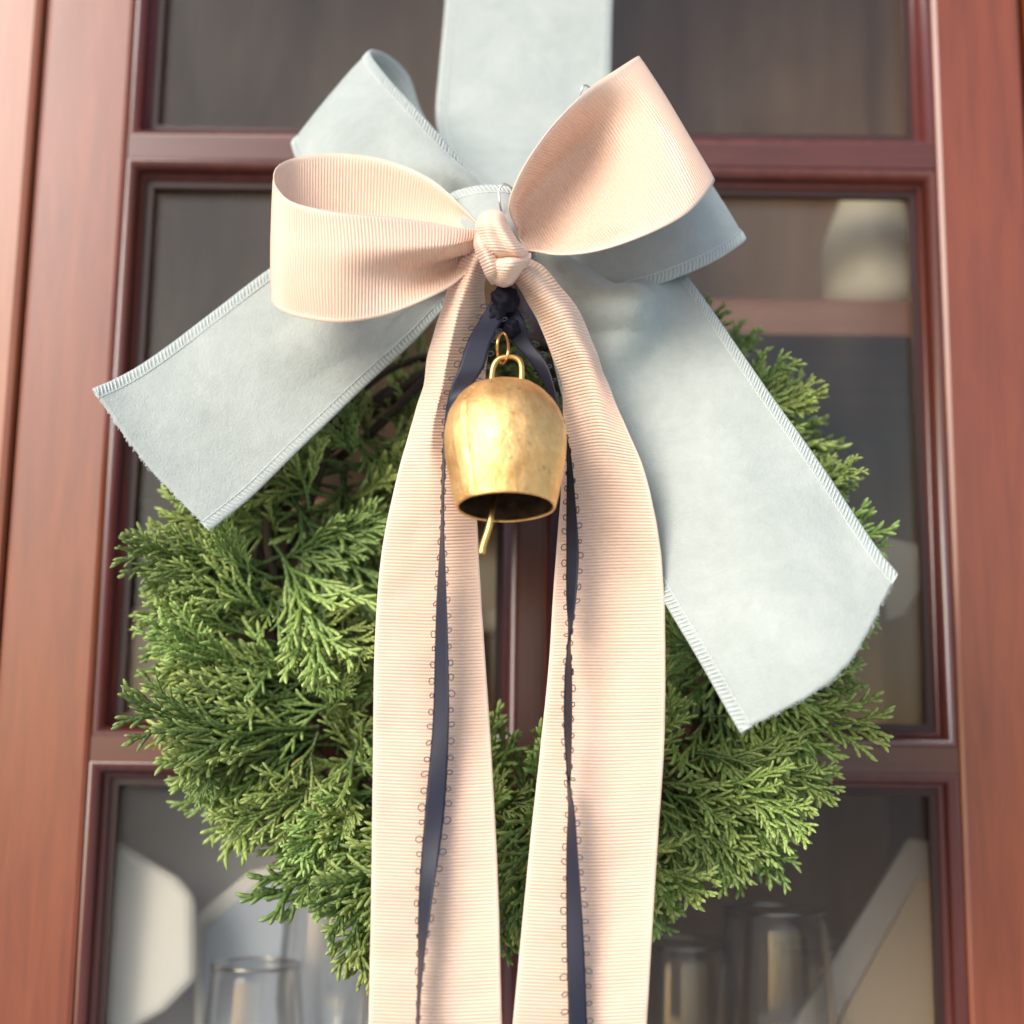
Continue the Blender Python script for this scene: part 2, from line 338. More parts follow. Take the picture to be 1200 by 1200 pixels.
def velvet_band(name, stations, parent, W=40, hemA=True, hemB=True, rough_end=False, label=None, wav=0.0011, seed=0, dy=0.0, folds=(), pl=None):
    stations = [[(a, b, c + dy) for a, b, c in row] for row in stations]
    g, us = surf(stations, 0.0012, W)
    if pl: g = pleat(g, us, *pl)
    N = normals(g)
    n = len(us)
    wid = np.linalg.norm(np.diff(g, axis=1), axis=2).sum(1)
    v = np.linspace(0, 1, W)[None, :] * wid[:, None]
    dA, dB = v, wid[:, None] - v
    d = np.minimum(dA if hemA else dA + 9, dB if hemB else dB + 9)
    wv = np.array([[noise.noise(Vector((g[i, j, 0] * 45 + seed, g[i, j, 1] * 45, g[i, j, 2] * 45))) for j in range(W)] for i in range(n)])
    g = g + N * (wv * wav)[:, :, None]
    if rough_end:
        tdir = g[-1] - g[-2]; tdir /= np.linalg.norm(tdir, axis=1, keepdims=True)
        g[-1] += tdir * np.array([noise.noise(Vector((j * 0.45, seed, 0))) * 0.0007 for j in range(W)])[:, None]
    for line, rad_, hgt, fade in folds:                    # soft tongues of cloth pushed forward
        q = np.array(smooth_path([P(*p) for p in line], 40)); taper = np.linspace(1, 0.75, 40)
        for i in range(n):
            dd = np.linalg.norm(g[i][:, None, [0, 2]] - q[None, :, [0, 2]], axis=2) / (rad_ * taper)[None, :]
            d_ = dd.min(axis=1); tt = dd.argmin(axis=1) / 39.0; k_ = np.clip(1 - d_, 0, 1)
            g[i, :, 1] -= hgt * (1 - (1 - k_) ** 2.0) * (1 - tt ** 2.5 * fade)
    N = normals(g)
    o = grid_obj(name, g, M_VEL, parent, us, 0.0007)
    if label: o['label'] = label
    # overlocked hem: little threads wrapped round each edge
    V, F = [], []; rr = random.Random(seed + 5)
    for edge, on in ((0, hemA), (W - 1, hemB)):
        if not on: continue
        sg = 1 if edge == 0 else -1
        L = np.concatenate([[0], np.cumsum(np.linalg.norm(np.diff(g[:, edge], axis=0), axis=1))])
        nn = int(L[-1] / 0.0014)
        for q in range(nn + 1):
            s0 = q * L[-1] / nn + rr.uniform(-1, 1) * 0.00015
            def at(s, inward, off):
                s = min(max(s, 0), L[-1] * 0.9999); i = min(np.searchsorted(L, s, 'right') - 1, n - 2); f = (s - L[i]) / max(L[i + 1] - L[i], 1e-9)
                e = g[i, edge] * (1 - f) + g[i + 1, edge] * f; j = edge + sg * max(2, W // 8)
                c = g[i, j] * (1 - f) + g[i + 1, j] * f - e; c /= max(np.linalg.norm(c), 1e-9)
                nv = N[i, min(max(edge + sg, 0), W - 1)]
                return Vector(e + c * inward + nv * off)
            dpt = 0.0036 + rr.uniform(-1, 1) * 0.0003
            pts = [at(s0 + 0.0014, dpt, -0.00030), at(s0 + 0.0009, dpt * 0.6, -0.00055), at(s0, 0.0004, -0.0004), at(s0, 0.00012, 0),
                   at(s0, 0.0004, 0.0004), at(s0 + 0.0009, dpt * 0.6, 0.00055), at(s0 + 0.0014, dpt, 0.00030)]
            v_, f_ = tube_geo(pts, [0.00012, 0.00026, 0.00026, 0.00022, 0.00026, 0.00026, 0.00012], 6, cap=False)
            b0 = len(V); V += v_; F += [tuple(b0 + x for x in f) for f in f_]
        for side in (-1, 1):                                                  # chain thread joining the inner ends
            pts = [at(s, 0.0037 + 0.0002 * math.sin(s * 4000), side * 0.00042) for s in np.arange(0, L[-1], 0.0008)]
            v_, f_ = tube_geo(pts, 0.00020, 4, cap=False); b0 = len(V); V += v_; F += [tuple(b0 + x for x in f) for f in f_]
    if V:
        so = mesh_obj('edge_stitching', V, F, M_THR, o); so['kind'] = 'stuff'
    if rough_end:
        V, F = [], []
        for q in range(110):
            j = rr.uniform(0.3, W - 1.3); i0 = int(j); e = Vector(g[-1, i0] * (1 - j + i0) + g[-1, i0 + 1] * (j - i0))
            td = Vector(g[-1, i0] - g[-2, i0]).normalized(); cd_ = Vector(g[-1, i0 + 1] - g[-1, i0]).normalized()
            ln = rr.uniform(0.0003, 0.0009); a = rr.uniform(-0.9, 0.9)
            p1 = e + (td + cd_ * a) * ln * 0.5; p2 = p1 + (td + cd_ * a * 1.8) * ln * 0.5 + Vector((0, rr.uniform(-1, 1) * 0.0003, 0))
            v_, f_ = tube_geo([e - td * 0.0004, p1, p2], [0.00012, 0.0001, 0.00005], 3); b0 = len(V); V += v_; F += [tuple(b0 + x for x in f) for f in f_]
        so = mesh_obj('frayed_fibres', V, F, M_THR, o); so['kind'] = 'stuff'
    return o

# ------------------------------------------------------------------ unseen ground, added to bounce light from below
M_GND = mat('bounce_ground', (0.5, 0.48, 0.46), 0.8); noise_col(M_GND, (0.46, 0.445, 0.43), (0.56, 0.55, 0.53), nscale=3)
gd = mesh_obj('ground', [(-60, -60, -1.35), (60, -60, -1.35), (60, 60, -1.35), (-60, 60, -1.35)], [(0, 1, 2, 3)], M_GND); gd['kind'] = 'structure'

# ------------------------------------------------------------------ cabinet door
def mean(a, b): return (a + b) / 2
XL = mean(P(150, 160, 0).x, P(110, 800, 0).x)            # inner face edges of the two stiles
XR = mean(P(1098, 160, 0).x, P(1122, 880, 0).x)
XOL = mean(P(57, 20, 0).x, P(24, 380, 0).x); XOR = P(1197, 50, 0).x
XC = P(622, 700, 0).x
Z1 = P(250, 172, 0).z; Z2 = mean(P(140, 879, 0).z, P(1060, 889, 0).z)
ROW = Z1 - Z2; HM = 0.0046                              # half width of a glazing bar
MW, GD = 0.0062, 0.0135                                 # moulding width, glass depth
ZT, ZB = Z1 + ROW - HM, Z2 - ROW + HM
door = thing('cabinet_door', 'reddish mahogany glazed cabinet door with narrow glazing bars that the wreath hangs on', 'door', (XC, 0, ZB - 0.07))
def stile(x0, x1): return box('stile', x0, x1, 0, 0.022, ZB - 0.07, ZT + 0.07, M_WV, door, 0.0022)
stile(XOL, XL); stile(XR, XOR)
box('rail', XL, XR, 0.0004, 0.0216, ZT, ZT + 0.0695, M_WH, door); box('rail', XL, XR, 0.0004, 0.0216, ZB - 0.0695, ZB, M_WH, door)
cols = [(XL, XC - HM), (XC + HM, XR)]
rows = [(Z1 + HM, ZT), (Z2 + HM, Z1 - HM), (ZB, Z2 - HM)]
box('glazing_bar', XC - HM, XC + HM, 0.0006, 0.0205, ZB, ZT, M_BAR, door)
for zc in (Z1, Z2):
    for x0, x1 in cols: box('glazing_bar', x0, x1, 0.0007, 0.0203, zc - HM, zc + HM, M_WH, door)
prof = []                                                # (inward, depth): quirk, half-round bead, cove down to the glass
prof += [(0, 0.0012)]
for a in np.linspace(0, math.pi / 2, 8): prof.append((0.0004 + 0.0036 * math.sin(a), 0.0010 + 0.0046 * (1 - math.cos(a))))
prof += [(0.0041, 0.0072), (0.0050, 0.0078), (0.0058, 0.0090), (MW, 0.0128), (MW, 0.0165)]
def moulding(x0, x1, z0, z1):
    V, F = [], []; n = len(prof)
    for (i, d) in prof: V += [(x0 + i, d, z0 + i), (x1 - i, d, z0 + i), (x1 - i, d, z1 - i), (x0 + i, d, z1 - i)]
    for r in range(n - 1):
        for c in range(4):
            a, b = r * 4 + c, r * 4 + (c + 1) % 4
            F.append((a, b, b + 4, a + 4))
    # split the four mitred strips so that the corners stay crisp
    V2, F2 = [], []
    for f in F:
        F2.append(tuple(len(V2) + k for k in range(4))); V2 += [V[k] for k in f]
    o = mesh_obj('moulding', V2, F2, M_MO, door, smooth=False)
    o.data.polygons.foreach_set('use_smooth', [True] * len(F2))
    w_ = o.modifiers.new('weld', 'WELD'); w_.merge_threshold = 0.00001
    try: o.data.set_sharp_from_angle(angle=R(45))
    except Exception: pass
    return o
M_STR = mat('recess_shade', (0.035, 0.010, 0.007), 0.5)  # dark colour standing for shade in the recess beside the glass
for z0, z1 in rows:
    for x0, x1 in cols:
        moulding(x0, x1, z0, z1)
        q0, q1 = MW - 0.0004, MW + 0.0024
        xa, xb, xc, xd, za, zb, zc_, zd = x0 + q0, x0 + q1, x1 - q1, x1 - q0, z0 + q0, z0 + q1, z1 - q1, z1 - q0
        V = []; 
        for yy in (0.0098, 0.0134): V += [(xa, yy, za), (xd, yy, za), (xd, yy, zd), (xa, yy, zd), (xb, yy, zb), (xc, yy, zb), (xc, yy, zc_), (xb, yy, zc_)]
        F = []
        for k in range(4):
            l = (k + 1) % 4; F += [(k, l, 4 + l, 4 + k), (4 + k, 4 + l, 12 + l, 12 + k)]
        mesh_obj('recess_shade_strip', V, F, M_STR, door, smooth=False)
        g_ = box('glass_pane', x0 + MW - 0.001, x1 - MW + 0.001, GD + 0.0002, GD + 0.0028, z0 + MW - 0.001, z1 - MW + 0.001, M_PANE, door)

# ------------------------------------------------------------------ cabinet: frame beside the door and the inside
cab = thing('display_cabinet', 'orange brown cabinet frame beside the door, dark shelved inside showing through the panes', 'cabinet', (XC, 0.02, ZB - 0.1))
box('face_frame', XOL - 0.12, XOL - 0.0012, -0.0015, 0.024, ZB - 0.1, ZT + 0.1, M_FR, cab, 0.003)
box('face_frame', XOR + 0.002, XOR + 0.06, -0.002, 0.024, ZB - 0.1, ZT + 0.1, M_WV, cab, 0.003)
DB = 0.26
box('back_panel', XOL - 0.02, XOR + 0.02, DB, DB + 0.01, ZB - 0.1, ZT + 0.1, M_IN, cab)
box('side_panel', XOL - 0.02, XOL - 0.005, 0.0245, DB - 0.0005, ZB - 0.1, ZT + 0.1, M_IN, cab)
box('side_panel', XOR + 0.005, XOR + 0.02, 0.0245, DB - 0.0005, ZB - 0.1, ZT + 0.1, M_IN, cab)
box('top_panel', XOL - 0.004, XOR + 0.004, 0.0245, DB - 0.0005, ZT + 0.085, ZT + 0.0995, M_IN, cab)
zs = P(980, 372, 0.05).z
box('shelf', XC + 0.006, XOR + 0.0045, 0.05, DB - 0.001, zs - 0.008, zs + 0.008, M_SH, cab, 0.001)
zl = P(200, 590, 0.07).z
box('shelf', XOL - 0.0045, XC - 0.006, 0.07, DB - 0.001, zl - 0.003, zl + 0.003, M_IN, cab, 0.001)
box('partition', XC - 0.0055, XC + 0.0055, 0.03, DB - 0.001, ZB - 0.085, ZT + 0.0845, M_IN, cab)
zm = Z2 - 0.003
box('shelf', XOL - 0.0045, XC - 0.006, 0.03, DB - 0.001, zm - 0.008, zm + 0.006, M_SH, cab, 0.001)
box('shelf', XC + 0.006, XOR + 0.0045, 0.05, DB - 0.001, zm - 0.008, zm + 0.006, M_SH, cab, 0.001)
zf = ZB - 0.005
box('shelf', XOL - 0.0045, XC - 0.006, 0.03, DB - 0.001, zf - 0.016, zf, M_SH, cab, 0.001)
box('shelf', XC + 0.006, XOR + 0.0045, 0.03, DB - 0.001, zf - 0.016, zf, M_SH, cab, 0.001)

# things inside, out of focus
def lathe_geo(profile, c, n=48):
    V, F = [], []; m = len(profile)
    for (r, z) in profile:
        for k in range(n):
            a = 2 * math.pi * k / n; V.append((c[0] + r * math.cos(a), c[1] + r * math.sin(a), c[2] + z))
    for i in range(m - 1):
        for k in range(n):
            l = (k + 1) % n; F.append((i * n + k, i * n + l, (i + 1) * n + l, (i + 1) * n + k))
    return V, F
def wine_glass(px, py_rim, Y, r, label, hbowl=0.07, grp='drinking glasses inside the cabinet', stem=True):
    top = P(px, py_rim, Y); x, z = top.x, top.z; h = z - zf
    t = thing('drinking_glass', label, 'glass', (x, Y, zf), grp)
    o = []
    for a in np.linspace(0, 1, 14):
        o.append((r * (0.06 + 1.02 * math.sin(min(1.0, a / 0.5) * math.pi / 2) ** 0.8 - (0.20 * max(0, a - 0.5) / 0.5) ** 1.15), h - hbowl + hbowl * a))
    inner = [(max(rr - 0.0009, 0.0004), zz + (0.0012 if k < 3 else 0)) for k, (rr, zz) in enumerate(o)]
    pr = o + inner[::-1]
    V, F = lathe_geo(pr, (x, Y, zf)); mesh_obj('bowl', V, F, M_STEM, t)
    v_, f_ = tube_geo([Vector((x + r * 0.915 * math.cos(q), Y + r * 0.915 * math.sin(q), zf + h)) for q in np.linspace(0, 2 * math.pi, 49)[:-1]], 0.0008, 8, closed=True)
    mesh_obj('rim', v_, f_, M_RIM, t)
    if h - hbowl > 0.012:
        V, F = lathe_geo([(0.0001, 0.0005), (r * 0.85, 0.0005), (r * 0.85, 0.0015), (0.006, 0.004), (0.0028, 0.012), (0.0028, h - hbowl - 0.002), (0.005, h - hbowl + 0.0003), (0.0001, h - hbowl + 0.0004)], (x, Y, zf), 24)
        mesh_obj('foot', V, F, M_STEM, t)
    return t
wine_glass(908, 1066, 0.038, 0.021, 'clear drinking glass behind the lower right pane, its rim clear of the wreath', hbowl=0.085)
wine_glass(800, 1105, 0.07, 0.022, 'clear glass half hidden behind the right peach ribbon tail', hbowl=0.075)
wine_glass(385, 1030, 0.034, 0.017, 'clear glass at the left edge of the left peach ribbon tail', hbowl=0.085)
wine_glass(300, 1130, 0.034, 0.018, 'short clear glass behind the lower left pane', hbowl=0.06)
wine_glass(968, 1110, 0.10, 0.022, 'clear glass standing behind the rimmed glass in the lower right pane', hbowl=0.07)

def slab(px_list, Y, th, m, name, parent, tilt=0.0, bev=0.003):
    """a board of real thickness standing in the cabinet; outline corners at depth Y (leaning back by tilt)"""
    pts = [P(px, py, Y) for px, py in px_list]; zmin = min(p.z for p in pts)
    fr = [Vector((p.x, Y + (p.z - zmin) * tilt, p.z)) for p in pts]; bk = [p + Vector((0, th, 0)) for p in fr]
    n = len(fr); V = fr + bk
    F = [tuple(range(n)), tuple(range(2 * n - 1, n - 1, -1))] + [(i, i + n, (i + 1) % n + n, (i + 1) % n) for i in range(n)]
    o = mesh_obj(name, V, F, m, parent, smooth=False)
    if bev: bevel(o, bev, 3)
    return o
def sthing(name, label, cat, px, py, Y, g=None): return thing(name, label, cat, P(px, py, Y), g)
t = sthing('white_reflection_shape', 'blurred white rounded shape beside the stile, added for a reflection in the lower left pane', 'dish', 170, 1150, 0.05)  # added shape imitating a bright reflection in the glass
slab([(60, 975), (135, 988), (205, 1030), (225, 1052), (227, 1150), (190, 1188), (60, 1260)], 0.024, 0.008, M_CHINA, 'white_shape_body', t, 0.05, 0.005)
t = sthing('pale_reflection_board', 'large pale lavender grey board at the back of the lower left pane, added for a reflection', 'tray', 300, 1200, 0.11)  # added board imitating the pale reflected background of this pane
slab([(60, 925), (560, 925), (560, 1400), (60, 1400)], 0.068, 0.006, M_LAV, 'pale_board_body', t, 0.05, 0.002)
t = sthing('peaked_reflection_board', 'pale blue grey peaked board with white edge behind the lower left pane, added for a reflected gable', 'board', 330, 1200, 0.08)  # added peaked board imitating a gable reflected in the glass
slab([(225, 1075), (290, 1022), (400, 998), (470, 1040), (470, 1330), (225, 1330)], 0.056, 0.004, M_CHINA, 'border', t, 0.05, 0.001)
slab([(236, 1092), (294, 1040), (398, 1016), (458, 1052), (458, 1330), (236, 1330)], 0.0525, 0.003, M_BLUEB, 'face', t, 0.05, 0.0006)
t = sthing('leaning_reflection_board', 'leaning grey board with beige panel behind the lower right pane, added for a diagonal reflection', 'frame', 1030, 1200, 0.075)  # added board imitating a slanting edge reflected in the glass
slab([(1068, 983), (1170, 1000), (1170, 1330), (850, 1330)], 0.050, 0.004, M_GREYB, 'border', t, 0.03, 0.001)
slab([(1078, 1030), (1150, 1042), (1150, 1330), (912, 1330)], 0.0465, 0.003, M_BEIGE, 'panel', t, 0.03, 0.0006)
# dishes on the upper right shelf
def plate(px, py, Y, r, m, name, label, cat, rz, rx, th=0.012):
    c = P(px, py, Y); t = thing(name, label, cat, c)
    V, F = lathe_geo([(0.0002, 0.0), (r * 0.5, 0.0), (r * 0.7, 0.004), (r, th), (r * 0.985, th + 0.0018), (r * 0.68, 0.0065), (r * 0.5, 0.003), (0.0002, 0.003)], (0, 0, 0), 48)
    M_ = Matrix.Rotation(rz, 3, 'Y') @ Matrix.Rotation(rx, 3, 'X')
    V = [c + M_ @ Vector(v) for v in V]
    return t, mesh_obj('plate_body', V, F, m, t)
zt = zs + 0.0083
def pitcher(px, Y, z0, prof, m, name, label, cat):
    x = P(px, 300, Y).x; t = thing(name, label, cat, (x, Y, z0))
    V, F = lathe_geo(prof, (x, Y, z0), 40); mesh_obj('body', V, F, m, t); return t
pitcher(1022, 0.072, zt, [(0.0002, 0), (0.018, 0), (0.023, 0.008), (0.0235, 0.020), (0.021, 0.034), (0.015, 0.050), (0.012, 0.058), (0.0002, 0.060)], M_CREAM, 'cream_jar', 'cream rounded jar on the shelf behind the upper right pane', 'jar')
zt2 = zm + 0.0063
pitcher(205, 0.094, zt2, [(0.0002, 0), (0.016, 0), (0.028, 0.006), (0.034, 0.020), (0.035, 0.030), (0.0335, 0.030), (0.032, 0.020), (0.026, 0.008), (0.0002, 0.004)], M_CHINA, 'white_bowl', 'blurred white bowl behind the pale pink box left of the wreath', 'bowl')
t = sthing('pink_box', 'blurred pale pink box in front of the white bowl left of the wreath', 'box', 190, 720, 0.036)
slab([(110, 712), (262, 712), (262, 860), (110, 860)], 0.036, 0.02, mat('pale_pink', (0.75, 0.55, 0.52), 0.6), 'box_body', t, 0, 0.002)
t = sthing('cream_box', 'pale grey cream box between the ribbon tails behind the central bar', 'box', 600, 700, 0.09)
slab([(470, 585), (594, 585), (594, 742), (470, 742)], 0.10, 0.03, mat('dull_cream', (0.50, 0.47, 0.40), 0.6), 'box_body', t, 0, 0.002)
t = sthing('grey_napkin', 'grey triangular folded napkin by the right stile, past the velvet tail', 'napkin', 1065, 700, 0.06)
slab([(1030, 625), (1110, 645), (1060, 722), (1040, 728)], 0.06, 0.006, mat('grey_cloth', (0.40, 0.37, 0.34), 0.9), 'cloth', t, 0.1, 0.001)

# ------------------------------------------------------------------ hanging velvet ribbon
hang = thing('hanging_ribbon', 'wide pale blue velvet ribbon running up the door from the bow to hold the wreath', 'ribbon', P(615, 120, -0.02))
velvet_band('ribbon_band', [
    [(529, -90, -.0060), (626, -90, -.0065), (723, -90, -.0060)],
    [(522, 0, -.0080), (620, 0, -.0090), (718, 0, -.0080)],
    [(515, 80, -.0130), (616, 80, -.015), (716, 80, -.0130)],
    [(511, 140, -.0200), (612, 140, -.023), (713, 140, -.0200)],
    [(525, 190, -.0300), (610, 195, -.034), (700, 190, -.0300)],
    [(550, 240, -.042), (608, 240, -.046), (660, 240, -.042)]], hang, seed=3)

# ------------------------------------------------------------------ wreath
WC = P(592, 700, -0.036); PX = 0.72 * (CAM - WC).length / 1200
wreath = thing('cypress_wreath', 'round green cypress wreath hanging on the cabinet door behind the velvet bow', 'wreath', WC)
rnd = random.Random(11)
RR = 285 * PX
ring = [WC + Vector((math.cos(a) * RR * (1 + 0.02 * math.sin(5 * a)), 0.004 + 0.003 * math.sin(3 * a), math.sin(a) * RR)) for a in np.linspace(0, 2 * math.pi, 73)[:-1]]
V, F = tube_geo(ring, 0.0035, 8, closed=True); mesh_obj('twig_ring', V, F, M_TWIG, wreath)
for q in range(3):
    pts = [WC + Vector((math.cos(a) * (RR + 0.008 * math.sin(4 * a + q * 2)), 0.004 + 0.008 * math.cos(4 * a + q * 2.1), math.sin(a) * (RR + 0.008 * math.sin(4 * a + q * 2)))) for a in np.linspace(0, 2 * math.pi, 73)[:-1]]
    V, F = tube_geo(pts, 0.0018, 6, closed=True); mesh_obj('twig', V, F, M_TWIG, wreath)

def sprig_mesh(seed, length=0.062):
    r = random.Random(seed); V, F, tip = [], [], []
    def twig(p, d, ln, rad, up, tipv0, tipv1):
        """scaly twig: bulging 4-sided rings, rounded tip; returns points along it"""
        step = 0.0012; n = max(3, int(ln / step)); pos = Vector(p); d = d.normalized(); out = []; base = len(V)
        side = d.cross(up).normalized()
        cv = r.uniform(-0.5, 0.5) / n; cu = r.uniform(-0.4, 0.5) / n
        for i in range(n + 1):
            f = i / n; rr = rad * (1.20 if i % 2 else 0.70) * (1 - 0.28 * f)
            if i == n: rr = rad * 0.22
            for k in range(4):
                a = math.pi / 2 * k + (math.pi / 4 if False else 0)
                q = (1.28 if (k + i) % 2 == 0 else 0.80)
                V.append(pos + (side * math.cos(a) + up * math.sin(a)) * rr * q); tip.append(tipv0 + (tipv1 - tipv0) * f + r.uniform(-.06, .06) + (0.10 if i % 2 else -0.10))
            out.append((pos.copy(), d.copy()))
            d = (d + side * cv + up * cu).normalized(); side = d.cross(up).normalized(); up = side.cross(d).normalized(); pos = pos + d * (ln / n)
        for i in range(n):
            for k in range(4):
                l = (k + 1) % 4; a = base + i * 4
                F.append((a + k, a + l, a + 4 + l, a + 4 + k))
        F.append(tuple(base + n * 4 + k for k in range(4)))
        return out
    up = Vector((0, 0, 1)); main = twig((0, 0, 0), Vector((1, 0, 0)), length, 0.00112, up, 0.1, 0.8)
    n = len(main); nb = 11
    for b in range(nb):
        f = 0.16 + 0.80 * b / nb + r.uniform(-.015, .015); p, d = main[min(n - 1, int(f * n))]
        s = 1 if b % 2 else -1; ang = R(r.uniform(17, 32)) * s
        dd = Matrix.Rotation(ang, 3, 'Z') @ d; dd.z += r.uniform(-0.25, 0.35); dd.normalize()
        ln = length * (0.58 * (1 - f) ** 0.8 + 0.13) * r.uniform(0.8, 1.15)
        br = twig(p, dd, ln, 0.00112, up, 0.3, 0.95)
        m = len(br); k = max(2, int(ln / 0.0044))
        for c in range(k):
            g = 0.22 + 0.70 * c / k; q, e = br[min(m - 1, int(g * m))]; s2 = 1 if c % 2 else -1
            ee = Matrix.Rotation(R(r.uniform(18, 32)) * s2, 3, 'Z') @ e; ee.z += r.uniform(-0.3, 0.4); ee.normalize()
            l2 = min(0.0100, 0.0045 + ln * 0.30 * (1 - g)) * r.uniform(0.75, 1.2)
            twig(q, ee, l2, 0.00108, up, 0.5, 1.05)
    me = bpy.data.meshes.new('sprig'); me.from_pydata([tuple(v) for v in V], [], F); me.update()
    me.polygons.foreach_set('use_smooth', [True] * len(F))
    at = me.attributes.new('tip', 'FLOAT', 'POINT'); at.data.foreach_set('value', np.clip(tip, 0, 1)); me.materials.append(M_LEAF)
    return me
SPR = [sprig_mesh(100 + i, 0.050 + 0.004 * i) for i in range(7)]
def sprig(pos, dirv, nrm, sc, vi):
    x = dirv.normalized(); z = (nrm - x * nrm.dot(x)).normalized(); y = z.cross(x)
    M_ = Matrix((x, y, z)).transposed().to_4x4()
    o = bpy.data.objects.new('sprig', SPR[vi]); link(o, wreath)
    o.matrix_local = Matrix.Translation(pos - WC) @ M_ @ Matrix.Scale(sc, 4)
    return o
NS = 298
wgt = lambda d: 0.25 if 62 < d < 112 else (1.15 if 115 < d < 260 else (1.0 if d > 262 else 1.1))
cw = np.cumsum([wgt(d) for d in range(360)]); cw = cw / cw[-1]
ANG = [R(float(np.interp((k + 0.5) / NS, cw, np.arange(360)))) for k in range(NS)]
OUT_A = [0, 14, 20, 30, 45, 55, 70, 90, 130, 150, 160, 168, 174, 186, 197, 214, 225, 236, 250, 262, 270, 285, 305, 321, 335, 345, 360]
OUT_R = [415, 420, 412, 450, 462, 450, 350, 330, 330, 350, 375, 425, 458, 432, 436, 486, 440, 440, 478, 420, 412, 415, 430, 436, 430, 453, 415]
for i in range(NS):
    layer = (0, 2, 1, 3, 0, 2, 1, 3)[i % 8]
    a = ANG[i] + rnd.uniform(-0.02, 0.02)
    er = Vector((math.cos(a), 0, math.sin(a))); et = Vector((-math.sin(a), 0, math.cos(a)))
    if layer == 3:                       # inward
        r0 = RR - rnd.uniform(0.0, 0.012); spread = rnd.uniform(-1.1, 1.1); dv = -er * 0.8 + et * spread; sc = rnd.uniform(0.42, 0.68) if not (1.9 < a < 3.0 or 4.5 < a < 4.95) else rnd.uniform(0.8, 1.05); fw = rnd.uniform(0.0, 0.6)
    elif layer == 2:                     # top of the ring, facing the viewer
        r0 = RR + rnd.uniform(-0.018, 0.014); dv = er * rnd.uniform(0.2, 1.0) + et * rnd.uniform(-0.9, 0.9); sc = rnd.uniform(0.65, 1.25); fw = rnd.uniform(0.15, 0.6)
    else:                                # outward
        r0 = RR + rnd.uniform(-0.022, 0.006); dv = er + et * rnd.uniform(-0.75, 0.75); sc = rnd.uniform(0.62, 1.0); fw = rnd.uniform(-0.10, 0.45)
    if math.sin(a) > 0.78 and abs(math.cos(a)) < 0.65: sc *= 0.7; fw *= 0.2
    dv.normalize(); dv.y -= fw
    dv.z -= 0.10
    up_cap = math.sin(a) > 0.1
    pos = WC + er * r0 + Vector((0, rnd.uniform(-0.010, 0.010) - (0.008 if layer == 2 else 0), 0))
    if up_cap: pos.y += 0.008 * math.sin(a); dv.y *= 0.55
    nrm = Vector((rnd.uniform(-.6, .6), -1, rnd.uniform(-.4, .7)))
    ad_ = math.degrees(math.atan2((pos + dv.normalized() * 0.05).z - WC.z, (pos + dv.normalized() * 0.05).x - WC.x)) % 360
    lim = np.interp(ad_, OUT_A, OUT_R) * PX * rnd.uniform(0.88, 1.01)
    dn = dv.normalized(); vi = rnd.randrange(len(SPR)); LN = 0.050 + 0.004 * vi + 0.003
    if layer == 0: sc = min(1.2, max(sc, (lim - r0) / max(0.01, LN * math.hypot(dn.x, dn.z) * max(0.6, dn.dot(er)))))
    for _ in range(30):
        tp = pos + dn * LN * sc - WC
        if math.hypot(tp.x, tp.z) <= lim and tp.x > -450 * PX and math.hypot(tp.x, tp.z) > (95 if 4.4 < a < 5.0 else 135) * PX: break
        sc *= 0.96
    sprig(pos, dv, nrm, sc, vi)

# ------------------------------------------------------------------ velvet bow
vb = thing('velvet_bow', 'big pale blue velvet bow with overlocked hems tied on top of the wreath', 'bow', P(590, 280, -0.07))
velvet_band('loop', [
    [(580, 235, -.060), (565, 265, -.060), (560, 300, -.060)],
    [(535, 195, -.044), (500, 240, -.046), (470, 300, -.048)],
    [(496, 135, -.038), (450, 190, -.040), (410, 245, -.042)],
    [(480, 92, -.040), (425, 150, -.041), (375, 215, -.043)],
    [(458, 67, -.048), (402, 125, -.048), (352, 192, -.050)],
    [(440, 60, -.057), (388, 112, -.058), (343, 170, -.060), ][0:3],
    [(436, 67, -.066), (388, 120, -.068), (347, 185, -.070)],
    [(455, 92, -.073), (405, 150, -.076), (365, 215, -.076)],
    [(500, 142, -.076), (455, 195, -.080), (425, 255, -.080)],
    [(540, 184, -.076), (505, 235, -.082), (490, 280, -.080)],
    [(572, 216, -.072), (560, 255, -.074), (555, 290, -.074)]], vb, seed=1, dy=0.007, pl=(0.0022, 0.026, 2.1, (0, 1)), label='upper left loop with its open edge showing')
velvet_band('loop', [
    [(600, 262, -.078), (618, 290, -.080), (632, 312, -.078)],
    [(650, 235, -.080), (672, 290, -.082), (692, 347, -.082)],
    [(720, 205, -.084), (740, 265, -.083), (762, 336, -.082)],
    [(775, 190, -.083), (802, 245, -.080), (830, 310, -.080)],
    [(805, 180, -.077), (840, 232, -.074), (874, 281, -.074)],
    [(795, 180, -.072), (825, 232, -.066), (850, 285, -.064)],
    [(720, 215, -.062), (745, 260, -.058), (765, 312, -.056)],
    [(620, 262, -.062), (630, 285, -.062), (640, 310, -.062)]], vb, seed=2, pl=(0.0015, 0.02, 1.8, (1, 0)), label='shaded right loop underneath the peach loop')
